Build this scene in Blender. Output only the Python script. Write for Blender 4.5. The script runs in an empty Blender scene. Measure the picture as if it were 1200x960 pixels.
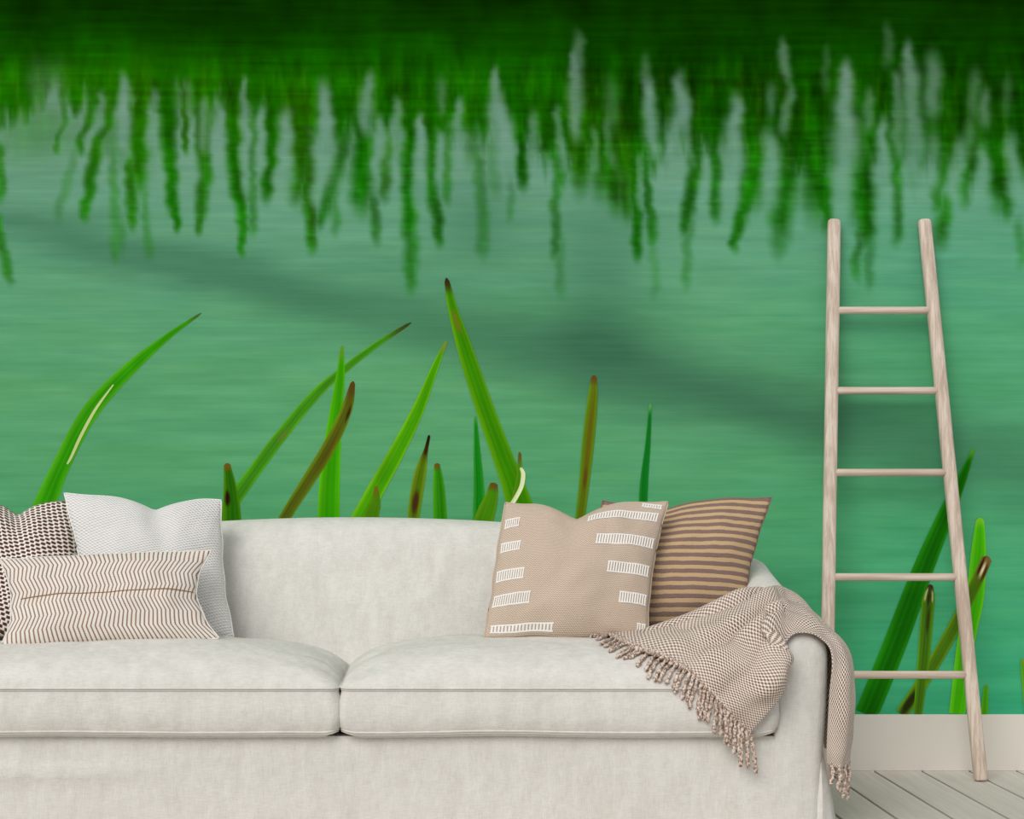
import bpy, bmesh, math, random
import numpy as np
from mathutils import Vector, noise
from mathutils.bvhtree import BVHTree
random.seed(7)
SC = bpy.context.scene
COL = SC.collection

# ------------------------------------------------------------------ camera
F, VX, VY, D, H = 1765.0, 500.0, 585.0, 5.0, 0.90     # focal px, vanishing point, wall distance, eye height
cam_d = bpy.data.cameras.new('camera')
cam = bpy.data.objects.new('camera', cam_d); COL.objects.link(cam)
cam.location = (0, -D, H); cam.rotation_euler = (math.pi/2, 0, 0)
cam_d.sensor_fit = 'HORIZONTAL'; cam_d.sensor_width = 36
cam_d.lens = F/1200*36
cam_d.shift_x = (600-VX)/1200; cam_d.shift_y = (VY-480)/1200
SC.camera = cam

# ------------------------------------------------------------------ light
W = bpy.data.worlds.new('daylight'); SC.world = W; W.use_nodes = True
bgn = W.node_tree.nodes['Background']
bgn.inputs[0].default_value = (0.98, 0.99, 1.0, 1); bgn.inputs[1].default_value = 0.56
sun_d = bpy.data.lights.new('window_left_offscreen', 'SUN'); sun_d.energy = 1.95; sun_d.angle = math.radians(38)
sun_d.color = (1.0, 0.975, 0.94)
sun = bpy.data.objects.new('window_left_offscreen', sun_d); COL.objects.link(sun)
sun.rotation_euler = Vector((0.42, 0.75, -0.64)).to_track_quat('-Z', 'Y').to_euler()
SC.view_settings.view_transform = 'Standard'; SC.view_settings.look = 'None'
SC.view_settings.gamma = 1; SC.view_settings.use_curve_mapping = False
SC.view_settings.exposure = 0.0

# ------------------------------------------------------------------ helpers
def lin(c):
    c = np.asarray(c, float)/255.0
    return np.where(c <= 0.04045, c/12.92, ((c+0.055)/1.055)**2.4)
def rgba(c): return tuple(lin(c)) + (1.0,)

def P(px, py, y):
    """photo pixel + known depth y  ->  world point"""
    d = y + D
    return Vector(((px-VX)/F*d, y, H-(py-VY)/F*d))

def mesh(name, verts, faces, mat, parent=None, smooth=True, kind=None):
    me = bpy.data.meshes.new(name)
    me.from_pydata([tuple(v) for v in verts], [], faces)
    if smooth: me.polygons.foreach_set('use_smooth', [True]*len(me.polygons))
    me.materials.append(mat); me.update()
    o = bpy.data.objects.new(name, me); COL.objects.link(o)
    if parent: o.parent = parent
    if kind: o['kind'] = kind
    return o

def box_data(x0, x1, y0, y1, z0, z1, b=0.0):
    bm = bmesh.new(); bmesh.ops.create_cube(bm, size=1)
    for v in bm.verts:
        v.co = Vector(((x0+x1)/2+v.co.x*(x1-x0), (y0+y1)/2+v.co.y*(y1-y0), (z0+z1)/2+v.co.z*(z1-z0)))
    if b: bmesh.ops.bevel(bm, geom=bm.edges[:], offset=b, segments=2, affect='EDGES', profile=0.5)
    bm.verts.index_update()
    V = [v.co.copy() for v in bm.verts]; Fc = [[v.index for v in f.verts] for f in bm.faces]; bm.free()
    return V, Fc
def box(name, x0, x1, y0, y1, z0, z1, mat, parent=None, b=0.0):
    V, Fc = box_data(x0, x1, y0, y1, z0, z1, b)
    return mesh(name, V, Fc, mat, parent, smooth=False)

def thing(name, label, cat, loc=(0, 0, 0), group=None):
    o = bpy.data.objects.new(name, None); COL.objects.link(o); o.location = loc
    o['label'] = label; o['category'] = cat
    if group: o['group'] = group
    o.empty_display_size = 0.1
    return o
def sub(o, parent):            # parent while keeping world coordinates of mesh data
    o.parent = parent
    p = parent; off = Vector((0, 0, 0))
    while p: off += Vector(p.location); p = p.parent
    o.location = -off
    return o

def tube_data(pts, rad, seg=8, closed=False, flat=1.0):
    pts = [Vector(p) for p in pts]; n = len(pts); V = []; Fc = []
    for i, p in enumerate(pts):
        a = pts[i-1] if (i > 0 or closed) else p
        b = pts[(i+1) % n] if (i < n-1 or closed) else p
        t = (b-a).normalized()
        up = Vector((0, 0, 1)) if abs(t.z) < 0.9 else Vector((0, 1, 0))
        s = t.cross(up).normalized(); u = s.cross(t).normalized()
        r = rad(i/(n-1)) if callable(rad) else rad
        for k in range(seg):
            an = 2*math.pi*k/seg
            V.append(p + s*math.cos(an)*r + u*math.sin(an)*r*flat)
    m = n if closed else n-1
    for i in range(m):
        for k in range(seg):
            a = i*seg+k; b = i*seg+(k+1) % seg; j = ((i+1) % n)*seg
            Fc.append([a, b, j+(k+1) % seg, j+k])
    if not closed:
        Fc.append(list(range(seg))[::-1]); Fc.append([(n-1)*seg+k for k in range(seg)])
    return V, Fc

def catmull(pts, n):
    pts = [np.array(p, float) for p in pts]
    pts = [2*pts[0]-pts[1]] + pts + [2*pts[-1]-pts[-2]]
    out = []; m = len(pts)-3
    for i in range(n):
        f = i/(n-1)*m; k = min(int(f), m-1); t = f-k
        a, b, c, d = pts[k:k+4]
        out.append(0.5*((2*b)+(-a+c)*t+(2*a-5*b+4*c-d)*t*t+(-a+3*b-3*c+d)*t**3))
    return np.array(out)

# ------------------------------------------------------------------ materials
class N:
    """tiny node-graph writer"""
    def __init__(s, name, rough=0.9, sheen=0.0):
        s.m = bpy.data.materials.new(name); s.m.use_nodes = True
        s.t = s.m.node_tree; s.b = s.t.nodes['Principled BSDF']
        s.b.inputs['Roughness'].default_value = rough
        s.b.inputs['Specular IOR Level'].default_value = 0.25
        if sheen: s.b.inputs['Sheen Weight'].default_value = sheen
    def node(s, typ, **kw):
        n = s.t.nodes.new(typ)
        for k, v in kw.items(): setattr(n, k, v)
        return n
    def link(s, a, b): s.t.links.new(a, b)
    def put(s, sock, v):
        if hasattr(v, 'is_output'): s.link(v, sock)
        else: sock.default_value = v
    def math(s, op, a, b=None, c=None):
        n = s.node('ShaderNodeMath', operation=op)
        s.put(n.inputs[0], a)
        if b is not None: s.put(n.inputs[1], b)
        if c is not None: s.put(n.inputs[2], c)
        return n.outputs[0]
    def uv(s):
        n = s.node('ShaderNodeUVMap'); sp = s.node('ShaderNodeSeparateXYZ'); s.link(n.outputs[0], sp.inputs[0])
        return n.outputs[0], sp.outputs[0], sp.outputs[1]
    def obj(s): return s.node('ShaderNodeTexCoord').outputs['Object']
    def scaled(s, vec, sc):
        n = s.node('ShaderNodeMapping'); s.link(vec, n.inputs[0]); n.inputs['Scale'].default_value = sc
        return n.outputs[0]
    def noise(s, vec, scale, detail=3, rough=0.6):
        n = s.node('ShaderNodeTexNoise'); s.link(vec, n.inputs[0])
        n.inputs['Scale'].default_value = scale; n.inputs['Detail'].default_value = detail
        n.inputs['Roughness'].default_value = rough
        return n.outputs[0]
    def mix(s, f, a, b):
        n = s.node('ShaderNodeMix', data_type='RGBA'); s.put(n.inputs[0], f)
        s.put(n.inputs[6], a); s.put(n.inputs[7], b); return n.outputs[2]
    def ramp(s, f, p0, p1):
        n = s.node('ShaderNodeMapRange'); n.interpolation_type = 'SMOOTHSTEP'
        s.put(n.inputs[0], f); n.inputs[1].default_value = p0; n.inputs[2].default_value = p1
        return n.outputs[0]
    def color(s, v): s.put(s.b.inputs['Base Color'], v); return s
    def bump(s, h, strength=0.4, dist=0.004):
        n = s.node('ShaderNodeBump'); n.inputs['Strength'].default_value = strength
        n.inputs['Distance'].default_value = dist; s.put(n.inputs['Height'], h)
        s.link(n.outputs[0], s.b.inputs['Normal']); return s

def plain(name, c, rough=0.6):
    n = N(name, rough); n.color(rgba(c)); return n.m

def linen(name, c0, c1):
    n = N(name, 0.95, 0.0); v = n.obj()
    threads = n.math('ADD', n.noise(n.scaled(v, (420, 420, 40)), 1, 1), n.noise(n.scaled(v, (40, 40, 520)), 1, 1))
    slub = n.noise(n.scaled(v, (22, 22, 6)), 1, 4, 0.7)
    soft = n.noise(v, 7, 3)
    f = n.math('ADD', n.math('MULTIPLY', threads, 0.30), n.math('MULTIPLY', slub, 0.55))
    n.color(n.mix(n.ramp(f, 0.36, 0.80), rgba(c0), rgba(c1)))
    h = n.math('ADD', n.math('MULTIPLY', threads, 0.10), n.math('ADD', n.math('MULTIPLY', soft, 1.6), n.math('MULTIPLY', slub, 0.15)))
    n.bump(h, 0.55, 0.012); return n.m
M_SOFA = linen('sofa_linen', (205, 202, 195), (225, 223, 217))
M_SEAM = plain('seam_thread', (208, 204, 197), 0.9)

def wood(name, c0, c1, axis=2):
    n = N(name, 0.65); v = n.obj()
    sc = [90, 90, 90]; sc[axis] = 3.0
    g = n.noise(n.scaled(v, sc), 1, 5, 0.65)
    n.color(n.mix(n.ramp(g, 0.34, 0.68), rgba(c0), rgba(c1))); n.bump(g, 0.25, 0.002); return n.m
M_RAIL = wood('pale_ash_rail', (184, 164, 147), (221, 206, 191), 2)
M_RUNG = wood('pale_ash_rung', (186, 166, 149), (218, 202, 187), 0)

n = N('painted_floorboard', 0.55); v = n.obj()
g = n.noise(n.scaled(v, (40, 2.2, 40)), 1, 6, 0.7)
n.color(n.mix(n.ramp(g, 0.3, 0.75), rgba((196, 187, 178)), rgba((213, 205, 197)))); n.bump(g, 0.2, 0.002)
M_PLANK = n.m
M_GAP = plain('subfloor_timber', (62, 54, 47), 0.95)
n = N('baseboard_paint', 0.5); n.color(n.mix(n.noise(n.obj(), 2, 2), rgba((211, 206, 196)), rgba((217, 212, 202)))); M_BASE = n.m
n = N('wall_plaster', 0.9); n.color(n.mix(n.noise(n.obj(), 30, 3), rgba((205, 201, 196)), rgba((214, 210, 205)))); M_WALL = n.m

# printed colours live in a colour attribute; nodes add the ripple grain of the print
def print_mat(name, ripple):
    n = N(name, 0.8); a = n.node('ShaderNodeVertexColor', layer_name='print')
    v = n.obj()
    r = n.noise(n.scaled(v, (2.2, 1, 70)), 1, 4, 0.65)
    r2 = n.noise(n.scaled(v, (6, 1, 230)), 1, 2, 0.5)
    k = n.math('ADD', n.math('MULTIPLY', r, ripple), n.math('MULTIPLY', r2, ripple*0.45))
    k = n.math('ADD', k, 1.0-ripple*0.72)
    mx = n.node('ShaderNodeVectorMath', operation='SCALE'); n.link(a.outputs[0], mx.inputs[0]); n.link(k, mx.inputs[3])
    n.link(mx.outputs[0], n.b.inputs['Base Color']); n.b.inputs['Specular IOR Level'].default_value = 0.0
    return n.m
M_MURAL = print_mat('mural_print_water', 0.34)
M_REED = print_mat('mural_print_reed', 0.10)

# ------------------------------------------------------------------ setting: wall, baseboard, floor
PXM = F/D                                          # pixels per metre on the wall plane
def wx(px): return (px-VX)/PXM
def wz(py): return H-(py-VY)/PXM
X0, X1 = wx(-420), wx(1620)
wall = box('wall_back', X0-0.02, X1+0.02, 0.0, 0.12, 0.0, 2.72, M_WALL); wall['kind'] = 'structure'
base = box('baseboard_back', X0, X1, -0.014, 0.0, 0.0, wz(837), M_BASE, b=0.0015); base['kind'] = 'structure'

floor = box('floor', X0, X1, -7.0, 0.12, -0.08, -0.03, M_GAP); floor['kind'] = 'structure'
pitch = (wx(1189)-wx(1022.5))/3
pV, pF = box_data(-pitch/2+0.0048, pitch/2-0.0048, -7.0, 0.0, -0.03, 0.0, 0.0008)
pme = bpy.data.meshes.new('floor_plank'); pme.from_pydata([tuple(q) for q in pV], [], pF); pme.materials.append(M_PLANK); pme.update()
xc = wx(1022.5)+pitch/2
while xc-pitch > X0+pitch/2: xc -= pitch
while xc < X1-pitch/2:
    o = bpy.data.objects.new('floor_plank', pme); COL.objects.link(o); o.parent = floor; o.location = (xc, 0, 0)
    xc += pitch

# ------------------------------------------------------------------ mural (flat print)
rng = np.random.default_rng(3)
def fbm(x, y, seed=0):
    r = np.random.default_rng(seed); tot = np.zeros_like(x); amp = 1.0; fr = 1.0
    for o in range(4):
        g = r.random((64, 64)); xx = x*fr; yy = y*fr
        xi = np.floor(xx).astype(int); yi = np.floor(yy).astype(int); xf = xx-xi; yf = yy-yi
        xf = xf*xf*(3-2*xf); yf = yf*yf*(3-2*yf)
        a = g[xi % 64, yi % 64]; b = g[(xi+1) % 64, yi % 64]; c = g[xi % 64, (yi+1) % 64]; d = g[(xi+1) % 64, (yi+1) % 64]
        tot += amp*((a*(1-xf)+b*xf)*(1-yf)+(c*(1-xf)+d*xf)*yf-0.5); amp *= 0.5; fr *= 2.03
    return tot
def sstep(a, b, x):
    t = np.clip((x-a)/(b-a), 0, 1); return t*t*(3-2*t)

EDGE = [(0, 120), (25, 118), (45, 100), (75, 98), (100, 108), (150, 108), (200, 106), (250, 116), (300, 122), (350, 138), (400, 134),
        (450, 140), (500, 142), (550, 140), (585, 120), (610, 145), (650, 158), (690, 168), (730, 186), (750, 165), (800, 140), (850, 150),
        (900, 155), (950, 165), (1000, 170), (1050, 165), (1100, 165), (1150, 172), (1200, 172)]
# blurred reflected stems: ([(x, y, half width)...], strength, tone)  tone 0 green, 1 olive
STREAK = [
 ([(76,90,5),(75,135,4),(67,172,3)],.7,.2), ([(112,95,6),(107,130,5),(95,168,4)],.85,.1), ([(92,165,4),(80,205,4),(70,245,4)],.3,.2),
 ([(130,95,7),(125,140,6),(114,165,5),(107,205,5),(100,245,4)],.95,.15), ([(132,160,4),(134,250,4),(139,275,6),(134,294,4)],.42,.2),
 ([(166,95,11),(165,160,9),(162,200,7)],1,.3), ([(152,195,4),(153,235,5),(155,255,4)],.9,.3), ([(168,230,3),(175,290,4)],.4,.2),
 ([(194,100,12),(197,160,7),(200,200,5),(202,232,5),(209,262,3)],1,0), ([(216,110,5),(218,170,3)],.9,.3),
 ([(239,100,9),(239,165,6),(240,205,6),(237,240,5),(234,265,3)],.9,.3), ([(272,110,10),(276,180,7),(280,220,6),(283,268,4),(282,290,3)],1,.1),
 ([(297,120,5),(298,200,4),(295,262,4)],.55,.1), ([(321,120,9),(318,180,6),(313,218,5)],1,.1),
 ([(350,130,12),(352,180,9),(347,212,7)],1,.5), ([(358,170,8),(362,240,6),(364,282,4)],.95,.5),
 ([(404,140,9),(396,190,7),(385,232,6),(374,254,4)],.8,.05), ([(393,215,4),(393,262,4)],.45,.1),
 ([(424,150,8),(425,180,9),(424,220,8)],1,0), ([(436,222,5),(440,272,4)],.65,.3), ([(452,175,6),(450,218,5)],.75,.7),
 ([(480,120,9),(479,200,6),(480,262,6)],1,.05), ([(480,255,6),(481,300,6),(481,325,5)],.75,.15), ([(505,130,7),(506,200,5),(508,235,5),(514,275,4)],.9,.15),
 ([(523,130,6),(524,180,5),(524,225,4)],.6,.4), ([(553,120,9),(554,165,8),(563,195,5),(566,285,5)],.48,.2), ([(576,150,4),(580,212,5)],.35,.1),
 ([(611,110,9),(610,170,6),(611,204,5)],1,0), ([(597,190,3),(597,250,3)],.3,.2), ([(637,130,7),(640,180,4)],.9,.2), ([(645,150,4),(656,200,6)],.9,.1),
 ([(652,200,4),(651,250,4),(652,290,4)],.6,.2), ([(657,290,4),(657,335,4)],.3,.2), ([(681,130,12),(681,192,9)],1,.4),
 ([(700,150,14),(707,195,10),(722,220,8)],.95,.35), ([(728,170,12),(733,215,10),(734,236,6)],.9,.5), ([(741,140,7),(742,210,5),(746,250,4.5),(747,292,4)],1,.05),
 ([(756,165,4),(757,210,4),(760,240,4),(766,275,4)],.8,.1), ([(766,275,3),(768,335,4)],.25,.2), ([(815,140,8),(814,200,6),(808,235,5),(800,262,4)],.9,.15),
 ([(806,262,4),(804,325,4)],.4,.3), ([(836,150,8),(838,200,5),(838,242,5)],.9,.05), ([(881,140,14),(883,205,10),(872,240,6),(862,280,4)],1,.15),
 ([(925,150,14),(921,210,11),(915,250,9)],.95,.1), ([(916,245,8),(912,282,6)],.5,.1), ([(948,160,18),(958,210,13),(968,248,6)],1,.1),
 ([(1008,150,12),(1011,220,12),(1015,265,7)],1,.1), ([(1009,262,4),(1004,315,4)],.6,.2), ([(1020,265,5),(1018,325,4)],.4,.2),
 ([(1049,150,5),(1050,220,5),(1050,268,5)],.75,.15), ([(1104,150,8),(1106,200,6),(1098,232,5)],.9,.2), ([(1109,240,5),(1102,268,6)],.8,.25),
 ([(1138,150,8),(1138,190,6),(1129,224,5)],.9,.15), ([(1165,150,14),(1170,205,11),(1179,234,6)],1,.1), ([(1194,275,5),(1196,300,4)],.4,.1),
 ([(0,180,4),(1,222,4)],.75,.1), ([(0,262,3),(4,290,4),(11,318,4)],.75,.1), ([(160,160,14),(120,163,6)],.4,.3)]
GAP = [
 ([(45,100,10),(62,104,12)],.35), ([(67,105,5),(66,140,5)],.5), ([(145,100,5),(147,130,7),(146,166,6)],.85), ([(120,118,4),(115,142,5),(102,165,4)],.7),
 ([(181,115,4),(178,165,5)],.7), ([(219,105,4),(225,142,4)],.45), ([(240,125,4),(240,168,4)],.65), ([(260,138,4),(258,185,6)],.85),
 ([(285,98,3),(288,130,5),(288,180,5),(290,215,4)],.75), ([(308,140,4),(306,195,5)],.8), ([(336,145,6),(334,205,9)],.9), ([(380,115,7),(381,136,7)],.9),
 ([(383,150,8),(380,190,10),(370,228,6)],.9), ([(433,98,5),(431,125,8),(428,142,6)],.8), ([(447,150,5),(445,180,6)],.85), ([(441,195,4),(440,220,4)],.6),
 ([(467,125,4),(467,158,6)],.7), ([(493,145,4),(492,190,7),(490,225,7)],.9), ([(517,104,5),(518,125,4)],.45), ([(514,165,4),(515,205,5)],.8),
 ([(538,125,4),(536,175,7)],.8), ([(580,90,4),(581,130,9),(596,155,7),(598,195,6)],.85), ([(586,130,6),(590,200,10)],.6), ([(625,145,5),(624,172,6)],.65), ([(652,135,4),(655,160,4),(660,190,6)],.6),
 ([(640,185,3),(642,200,3)],.5), ([(677,55,6),(679,72,5)],.6), ([(672,72,4),(674,110,8),(674,148,6)],.8), ([(717,112,7),(719,135,7)],.35), ([(697,160,4),(698,192,4)],.5),
 ([(713,150,4),(714,182,4)],.4), ([(757,78,5),(757,102,5)],.45), ([(760,110,6),(763,145,8),(766,175,5)],.9), ([(795,102,6),(798,130,9),(790,155,7),(784,175,4)],.85),
 ([(749,188,3),(750,235,4)],.6), ([(825,195,4),(824,230,5)],.8), ([(802,115,5),(803,155,5)],.55), ([(863,128,6),(860,160,9),(855,185,10),(852,230,9)],.9),
 ([(902,175,8),(903,220,10)],.9), ([(917,60,5),(922,82,5)],.65), ([(903,112,5),(903,124,5)],.5), ([(925,112,5),(919,146,5)],.6), ([(967,65,4),(967,98,4)],.3),
 ([(990,88,6),(990,130,10),(991,168,14),(987,205,11),(985,245,9)],.95), ([(1018,118,5),(1017,142,5)],.55), ([(1041,42,5),(1041,62,6)],.4),
 ([(1034,155,6),(1034,200,9),(1036,260,9)],.9), ([(1050,95,4),(1050,130,6),(1052,175,5)],.6), ([(1065,62,5),(1067,95,9),(1068,130,9),(1072,180,11),(1074,215,12)],.8),
 ([(1094,85,8),(1092,118,8)],.7), ([(1093,175,7),(1095,210,8)],.65), ([(1142,98,6),(1139,122,6)],.45), ([(1154,118,5),(1153,134,6)],.6), ([(1137,158,6),(1134,175,5)],.45),
 ([(1125,178,6),(1120,220,9)],.75), ([(1151,190,7),(1148,225,9)],.85), ([(1181,105,6),(1179,125,5)],.3), ([(1184,175,7),(1189,220,9)],.8), ([(805,170,3),(812,190,3)],.4)]

def stroke(px, py, pts, soft=1.0):
    """soft distance mask of a tapering polyline"""
    best = np.zeros_like(px)
    for (x0, y0, w0), (x1, y1, w1) in zip(pts[:-1], pts[1:]):
        dx, dy = x1-x0, y1-y0; L = dx*dx+dy*dy
        t = np.clip(((px-x0)*dx+(py-y0)*dy)/L, 0, 1)
        w = (w0+(w1-w0)*t)
        dd = np.hypot(px-x0-dx*t, (py-y0-dy*t)*0.42)/w
        best = np.maximum(best, 1-sstep(0.15, 2.1*soft, dd))
    return best

def mural_color(px, py):
    m = np.where(px < 0, -px, np.where(px > 1200, 2400-px, px))      # the print goes on past the picture
    px = m
    wob = fbm(px/40, py/16, 11)*5.0 + fbm(px/60, py/5, 12)*1.0
    wx_ = px+wob
    # --- open water
    ys = np.array([0, 90, 140, 200, 260, 320, 380, 450, 540, 640, 740, 840, 1200])
    wat = np.array([[112,134,126],[114,146,132],[114,154,136],[108,157,131],[101,159,126],[96,160,122],[94,162,117],[93,162,113],[90,163,113],[84,163,113],[76,162,114],[66,162,116],[66,162,116]], float)
    C = np.stack([np.interp(py, ys, wat[:, k]) for k in range(3)], -1)
    right = sstep(780, 1100, px)[..., None]
    C += right*np.array([-8, 2, 2])*sstep(150, 320, py)[..., None]
    C[..., 2] += 5*fbm(px/90, py/16, 2)
    C += (fbm(px/70, py/9, 5)*10)[..., None]*np.array([1, .9, .8])
    # --- the cloudy dark diagonal
    bx = np.array([-50, 0, 120, 250, 350, 450, 560, 680, 800, 900, 1000, 1200]); by = np.array([236, 250, 285, 322, 340, 362, 392, 420, 445, 470, 497, 548])
    bw = np.array([22, 24, 28, 30, 34, 38, 44, 46, 42, 42, 46, 52]); bs = np.array([.5, .55, .6, .65, .7, .6, .62, .75, .85, .85, .72, .55])
    dd = (py-np.interp(px, bx, by)+fbm(px/120, py/30, 8)*22)/np.interp(px, bx, bw)
    k = np.exp(-dd*dd*0.9)*np.interp(px, bx, bs)
    k2 = np.exp(-((px-705)/62)**2)*sstep(195, 300, py)*(1-sstep(380, 470, py))*0.42
    k3 = np.exp(-((px-560)/60)**2)*np.exp(-((py-265)/60)**2)*0.35
    k = np.clip(k+k2+k3, 0, 1)[..., None]
    C = C*(1-k)+np.array([62, 112, 84])*k
    # --- reflected bank
    gtop = np.array([0, 30, 60, 100, 150, 220, 340]); gc = np.array([[10,48,0],[11,58,0],[13,72,0],[17,84,0],[15,84,0],[16,92,4],[28,108,20]], float)
    G = np.stack([np.interp(py, gtop, gc[:, j]) for j in range(3)], -1)
    rt = sstep(560, 800, px)
    v1 = fbm(px/34, py/50, 21); v2 = fbm(px/9, py/36, 22); v3 = fbm(px/120, py/5, 23)
    G *= (1+0.30*v1+0.34*v2*sstep(20, 110, py)+0.20*v3)[..., None]
    left = ((1-sstep(100, 560, px))*sstep(25, 95, py))[..., None]
    G += left*np.array([8, 16, 0])
    G -= (np.exp(-((py-100)/60)**2)*rt)[..., None]*np.array([4, 18, 0])
    lum = np.clip(fbm(px/7, py/44, 31)*1.5, 0, 1)*sstep(50, 110, py)*(1-sstep(170, 240, py))
    G += lum[..., None]*np.array([16, 16, 4])
    edge = np.interp(px, [e[0] for e in EDGE], [e[1] for e in EDGE])+4+12*sstep(590, 680, px)
    mask = 1-sstep(-22, 34, py-edge-10+fbm(px/9, py/60, 41)*40)
    tone = np.zeros_like(px)
    for pts, s, tn in STREAK:
        xs = [p[0] for p in pts]; yv = [p[1] for p in pts]
        sel = (px > min(xs)-36) & (px < max(xs)+36) & (py > min(yv)-50) & (py < max(yv)+50)
        if sel.any():
            st = stroke(wx_[sel], py[sel], [(a_, b_, c_*1.18) for a_, b_, c_ in pts])*s
            mask[sel] = np.maximum(mask[sel], st); tone[sel] = np.maximum(tone[sel], st*tn)
    for pts, s in GAP:
        xs = [p[0] for p in pts]; yv = [p[1] for p in pts]
        sel = (px > min(xs)-40) & (px < max(xs)+40) & (py > min(yv)-50) & (py < max(yv)+50)
        if sel.any():
            st = stroke(wx_[sel], py[sel], pts)*s*0.96
            mask[sel] = mask[sel]*(1-st)
    mask *= 1-0.12*np.clip(fbm(px/14, py/3, 51)*2, 0, 1)*sstep(120, 200, py)
    hz = np.exp(-((px-45)/60)**2)*np.exp(-((py-150)/40)**2)*0.35
    mask = np.clip(np.maximum(mask, hz), 0, 1)
    G = G+tone[..., None]*np.array([34, 4, 0])*0.7
    mask = mask[..., None]
    return np.clip(C*(1-mask)+G*mask, 0, 255)

PRINT_GAIN = 1.0
def set_print(me, cols):                              # cols: sRGB 0..255 per vertex
    a = me.color_attributes.new('print', 'FLOAT_COLOR', 'POINT')
    out = np.ones((len(cols), 4), np.float32); out[:, :3] = np.clip(lin(cols)*PRINT_GAIN, 0, 1)
    a.data.foreach_set('color', out.ravel())

mural = thing('wall_mural', 'wall mural printed with green lake water, blurred bank reflections and reeds', 'mural', (0.28, 0, wz(837)))
gx = np.arange(-420, 1621, 3.0)
gy = np.concatenate([np.arange(-58, 345, 2.0), np.arange(345, 838, 4.0)]); gy[-1] = 837
PX, PY = np.meshgrid(gx, gy)
col = mural_color(PX.copy(), PY.copy())
nx, ny = len(gx), len(gy)
co = np.stack([(PX-VX)/PXM, np.full_like(PX, -0.002), H-(PY-VY)/PXM], -1).reshape(-1, 3).astype(np.float32)
ii = np.arange(nx*ny).reshape(ny, nx)
quads = np.stack([ii[:-1, :-1], ii[1:, :-1], ii[1:, 1:], ii[:-1, 1:]], -1).reshape(-1, 4).astype(np.int32)
me = bpy.data.meshes.new('water_print')
me.vertices.add(nx*ny); me.vertices.foreach_set('co', co.ravel())
me.loops.add(quads.size); me.loops.foreach_set('vertex_index', quads.ravel())
me.polygons.add(len(quads)); me.polygons.foreach_set('loop_start', np.arange(0, quads.size, 4, dtype=np.int32))
me.polygons.foreach_set('loop_total', np.full(len(quads), 4, np.int32))
me.update(calc_edges=True); me.materials.append(M_MURAL); set_print(me, col.reshape(-1, 3))
o = bpy.data.objects.new('water_print', me); COL.objects.link(o); sub(o, mural)

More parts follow.
